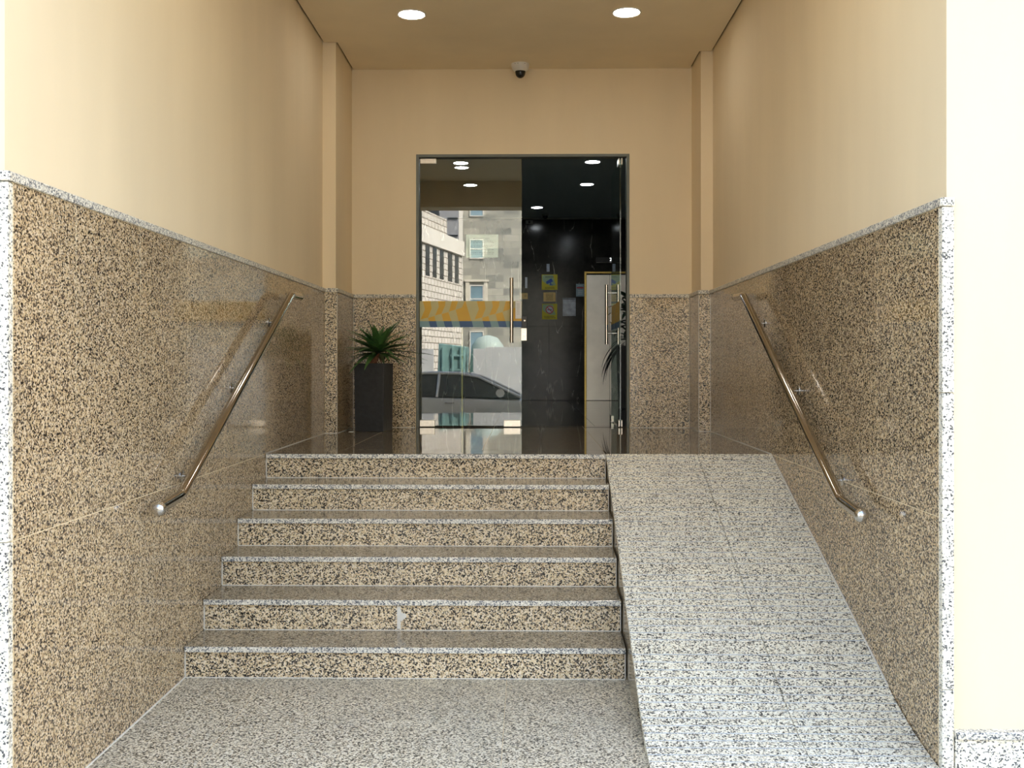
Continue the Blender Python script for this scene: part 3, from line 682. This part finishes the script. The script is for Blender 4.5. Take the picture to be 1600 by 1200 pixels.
# ------------------------------------------------------------------ lobby plant
lp = empty('lobby_plant', (1.22, 12.9, LZ), 'tall dark green leafy plant behind the open glass leaf', 'plant')
MB().prism([(-.17, 0), (.17, 0), (.20, .80), (-.20, .80)], lambda u, v, t: (1.345 + u, 12.9 + t, LZ + .001 + v), -.19, .19).build('pot', BLACK, lp, .01)
MB().tube([(1.38, 12.9, LZ + .79), (1.36, 12.9, 2.0), (1.30, 12.9, 2.2)], [.03, .024, .018], 10).build('stem', DRY, lp, smooth=True)
r2 = random.Random(4)
for i in range(70):
    az = r2.uniform(0, 2 * math.pi); z = r2.uniform(1.75, 2.35)
    leaf(lp, (1.34 - .04 * (z - 1.9) / .4, 12.9, z), az, R(r2.uniform(10, 70)), r2.uniform(.22, .36), r2.uniform(.09, .13), R(r2.uniform(30, 90)), DLEAF)
for i in range(9):
    leaf(lp, (1.24 - .015 * i % .1, 12.88 + .01 * i, 1.80 - .03 * (i % 3)), R(180 + r2.uniform(-25, 25)), R(-40), r2.uniform(.32, .60), .055, R(r2.uniform(38, 52)), DRY)

# ================================================================== THE STREET (mirrored in the glass)
ASPH = plain('asphalt', srgb(96, 95, 92), .85, var=.12, scale=30)
rd = box('floor', ASPH, -60, 60, -60, -.4, -.4, -.12); tag(rd, 'asphalt street in front of the entrance', kind='structure')
box('kerb', G_WHITE, -14, 26, -.55, -.4, -.3, .0, pv, .01)
def bricks(name, c1, c2, mortar, bw, bh, sx=1.0, horizontal='X', msize=.012, off=.5):
    m_, n, p = newmat(name); p.inputs['Roughness'].default_value = .85
    tc = N(n, 'ShaderNodeTexCoord'); sp = N(n, 'ShaderNodeSeparateXYZ'); n.links.new(tc.outputs['Object'], sp.inputs[0])
    cb = N(n, 'ShaderNodeCombineXYZ'); n.links.new(sp.outputs[horizontal], cb.inputs[0]); n.links.new(sp.outputs['Z'], cb.inputs[1])
    b = N(n, 'ShaderNodeTexBrick'); b.offset = off; b.inputs['Scale'].default_value = 1; b.inputs['Brick Width'].default_value = bw; b.inputs['Row Height'].default_value = bh
    b.inputs['Mortar Size'].default_value = msize; b.inputs['Color1'].default_value = c1; b.inputs['Color2'].default_value = c2; b.inputs['Mortar'].default_value = mortar
    n.links.new(cb.outputs[0], b.inputs['Vector']); n.links.new(b.outputs[0], p.inputs['Base Color']); return m_
STONE = bricks('ashlar_stone', srgb(178, 176, 164), srgb(128, 130, 124), srgb(146, 146, 138), .95, .40)
WBRICK = bricks('white_block', srgb(212, 209, 202), srgb(202, 198, 190), srgb(120, 114, 104), .50, .32, horizontal='Y', msize=.026, off=.3)
WPLAS = plain('white_render', srgb(216, 214, 207), .8, var=.04, scale=2); SKYGL = plain('window_glass', srgb(120, 146, 160), .1, var=.2, scale=.6)
WIN = plain('dark_window', srgb(40, 44, 50), .15); LEDGE = plain('stone_trim', srgb(204, 200, 186), .8, var=.04)
GREYW = plain('grey_render', srgb(140, 142, 146), .8, var=.06)
sb_ = empty('stone_building', (4, -42, 0), 'grey ashlar building with white framed windows across the street', 'building')
box('wall', STONE, -3.95, 26, -48, -42, -.1, 24, sb_)
for ix in range(6):
    x0 = -3.38 + ix * 3.9
    for z0, z1, sur in ((7.83, 8.88, 0), (4.6, 6.15, 1), (10.35, 11.5, 0), (1.2, 3.4, 0)):
        wf_ = MB().box(x0 - .06, x0 + .78, -42.0, -41.93, z0 - .06, z0).box(x0 - .06, x0 + .78, -42.0, -41.93, z1, z1 + .06).box(x0 - .06, x0, -42, -41.93, z0, z1).box(x0 + .72, x0 + .78, -42, -41.93, z0, z1).box(x0, x0 + .72, -42, -41.94, (z0 + z1) / 2 - .03, (z0 + z1) / 2 + .03).build('window', WPLAS, sb_)
        box('pane', SKYGL, x0, x0 + .72, -41.99, -41.96, z0, z1, wf_)
        if sur: MB().box(x0 - .30, x0 - .07, -42, -41.9, z0 - .1, z1 + .25).box(x0 + .79, x0 + 1.02, -42, -41.9, z0 - .1, z1 + .25).box(x0 - .36, x0 + 1.08, -42, -41.86, z1 + .25, z1 + .38).build('surround', LEDGE, sb_)
box('cornice', LEDGE, -3.95, 26, -42.0, -41.85, 4.1, 4.35, sb_)
gb = empty('grey_building', (-6, -38, 0), 'dark grey building between the white one and the stone one', 'building')
box('wall', GREYW, -9, -4.0, -47.5, -40.2, -.1, 16, gb)
for z in (8.9, 9.9, 10.9): box('ledge', WIN, -4.6, -4.02, -40.2, -40.12, z, z + .07, gb)
box('window', WIN, -5.7, -5.1, -40.2, -40.16, 9.7, 10.9, gb)
box('white_pilaster', WPLAS, -4.0, -3.78, -41.0, -40.8, -.1, 16, gb)
wbld = empty('white_building', (-7, -25, 0), 'white block building with narrow dark windows across the street', 'building')
p0 = Vector((-8.77, -15.0)); p1 = Vector((-3.57, -37.2)); dv = (p1 - p0).normalized(); nv = Vector((dv.y, -dv.x)) * -1
if nv.x < 0: nv = -nv
def wq(s0, s1, depth0, depth1, z0, z1, name, mat, par):
    a = p0 + dv * s0; b = p0 + dv * s1
    pts = [a + nv * depth1, b + nv * depth1, b + nv * depth0, a + nv * depth0]
    return MB().prism([(q.x, q.y) for q in pts], lambda u, v, t: (u, v, t), z0, z1).build(name, mat, par)
Lw = (p1 - p0).length
wq(0, Lw, -6, 0, -.1, 8.0, 'wall', WBRICK, wbld)
wq(0, Lw, -.3, .12, 7.41, 8.2, 'parapet', WPLAS, wbld)
wq(0, Lw - 2.7, -6, -.02, 8.2, 9.05, 'upper_wall', WBRICK, wbld)
def s_of(px):
    r_ = (px - 800) / 1580 - .0152; t = (-4.81 - r_ * 50) / (r_ * 5.3 - 1.24); return Lw - (1 - t) * math.hypot(1.24, 5.3)
for a, b in ((675.5, 681.5), (686.5, 692.5), (699.5, 706), (710, 716)):
    wn = wq(s_of(a), s_of(b), -.01, .015, 5.85, 7.36, 'window', WIN, wbld)
sa = s_of(675.5); step_ = s_of(686.5) - sa
for i in range(1, 12):
    if sa - i * step_ > .5: wq(sa - i * step_, sa - i * step_ + step_ * .55, -.01, .015, 5.85, 7.36, 'window', WIN, wbld)
# hoarding
WPAN = plain('hoarding_white', srgb(206, 208, 210), .5, var=.03, scale=2)
hd = empty('hoarding', (1, -6, -.12), 'white site hoarding panels across the street', 'fence')
for i in range(7):
    x = -1.30 + .30 * (1 if i else 0) + (i - 1) * 1.22 * (1 if i else 0)
    box('hoarding_panel', WPAN, x + .004, (x + .296 if i == 0 else x + 1.216), -5.95, -5.90, -.12, 1.885 if i == 0 else 1.925, hd, .004)
for i in range(4): box('hoarding_panel', WPAN, -3.45 - i * 1.22, -2.24 - i * 1.22, -5.95, -5.90, -.12, 1.88, hd, .004)
# teal skip
TEAL = plain('teal_steel', srgb(124, 160, 158), .5, var=.2, scale=5)
sk = empty('waste_skip', (-1.9, -6.9, -.12), 'teal steel waste skip behind the hoarding', 'skip')
m = MB().prism([(-2.25, .4), (-1.60, .4), (-1.52, 1.95), (-2.18, 2.03)], lambda u, v, t: (u, t, v), -8.2, -6.6); m.build('body', TEAL, sk, .02)
for x in (-2.1, -1.86, -1.66): box('rib', TEAL, x, x + .05, -6.6, -6.54, .42, 1.93, sk, .005)
for z in (.9, 1.35, 1.7): box('rib', TEAL, -1.9, -1.56, -6.6, -6.55, z, z + .05, sk, .005)
for x in (-2.2, -1.7):
    box('skid', TEAL, x, x + .12, -8.0, -6.7, -.12, .42, sk, .01)
# debris sack
TARP = plain('pale_sack', srgb(170, 186, 180), .6, var=.15, scale=3)
m = MB(); m.lathe([(.3, 0), (.42, .3), (.45, 1.6), (.40, 2.1), (.25, 2.3), (.05, 2.36)], (-1.0, -7.2, -.12), 20)
o = m.build('rubble_sack', TARP, None, smooth=True); tag(o, 'pale rubble sack standing behind the hoarding', 'sack')
# street post and downpipe near the mouth
POST = plain('olive_post', srgb(92, 88, 66), .6)
o = MB().tube([(-1.80, 1.55, -.1), (-1.80, 1.55, 7)], .055, 16).build('street_post', POST, None, smooth=True); tag(o, 'olive street post by the kerb', 'post')
o = MB().tube([(-1.98, 1.55, -.1), (-1.98, 1.55, 7)], .035, 14).build('white_pole', WPLAS, None, smooth=True); tag(o, 'thin white pole beside the olive post', 'post')

# car
car = empty('car', (-1.3, -2.1, -.12), 'silver grey saloon car parked in the street', 'car')
CPAINT = plain('car_paint', srgb(214, 218, 224), .18, .25); CGL = plain('car_glass', srgb(74, 80, 84), .04); TYRE = plain('tyre', srgb(24, 24, 24), .8)
stn = [ # x, half width, bottom, belt/top z
 (-3.62, .70, .35, .80), (-3.45, .84, .25, .98), (-2.9, .90, .2, 1.02), (-2.0, .91, .18, 1.00), (-1.0, .91, .18, .97), (-.1, .91, .18, .94), (.5, .89, .2, .84), (.9, .80, .25, .72), (1.03, .66, .35, .58)]
v = []; f = []
for x, hw, zb, zt2 in stn:
    zb -= .12; zt2 -= .08
    sec = [(-hw * .9, zb), (-hw, zb + .12), (-hw, zt2 - .22), (-hw * .94, zt2 - .06), (-hw * .78, zt2), (hw * .78, zt2), (hw * .94, zt2 - .06), (hw, zt2 - .22), (hw, zb + .12), (hw * .9, zb)]
    v += [(x, -2.15 + a, b) for a, b in sec]
for i in range(len(stn) - 1):
    for k in range(10): f.append((i * 10 + k, i * 10 + (k + 1) % 10, (i + 1) * 10 + (k + 1) % 10, (i + 1) * 10 + k))
f += [tuple(range(10))[::-1], tuple(range(80, 90))]
MB().add(v, f).build('body', CPAINT, car, smooth=True)
def green(o, name, mat, par):
    prof = [(-3.05, .90), (-2.45, 1.27), (-2.0, 1.335), (-1.35, 1.325), (-.95, 1.25), (-.12, .86)]
    v = []; n_ = len(prof)
    for s in (-1, 1):
        for x, z in prof:
            hw = .84 - (z - .88) * .42; v.append((x, -2.15 + s * (hw + o), z + (o * .6 if z > 1 else 0)))
    fs = [tuple(range(n_)), tuple(range(n_, 2 * n_))[::-1]] + [(i, i + 1, n_ + i + 1, n_ + i) for i in range(n_ - 1)] + [(0, n_, 2 * n_ - 1, n_ - 1)]
    return MB().add(v, fs).build(name, mat, par, .03, True, 2)
green(0, 'glasshouse', CGL, car)
m = MB()
for s in (-1, 1):
    yy = lambda z: -2.15 + s * (.845 - (z - .88) * .42)
    for path in ([(-.12, .88), (-.95, 1.27), (-1.35, 1.335), (-2.0, 1.345), (-2.45, 1.28), (-3.05, .9)], [(-1.75, .88), (-1.72, 1.33)]):
        m.tube([(x, yy(z), z) for x, z in path], .028, 8)
m.box(-2.3, -1.1, -2.75, -1.55, 1.325, 1.352)
m.build('roof_frame', CPAINT, car, smooth=True)
for s in (-1, 1):
    MB().tube([(-.55, -2.15 + s * .9, .93), (-.52, -2.15 + s * 1.03, .96)], [.05, .085], 12).build('wing_mirror', CPAINT, car, smooth=True)
    for x in (-2.75, .15):
        wmb = MB().lathe([(.30, 0), (.325, .03), (.325, .18), (.30, .21)], (x, -2.15 + s * .82 - .105, .205), 28, axis='y').build('wheel', TYRE, car, smooth=True)
        MB().lathe([(.20, 0), (.19, .222)], (x, -2.15 + s * .82 - .111, .205), 20, axis='y').build('hub', STEEL, wmb)
    for x in (-1.5, -2.5): box('door_handle', STEEL, x - .09, x + .09, -2.15 + s * .915 - .012, -2.15 + s * .915 + .012, .76, .785, car, .005)
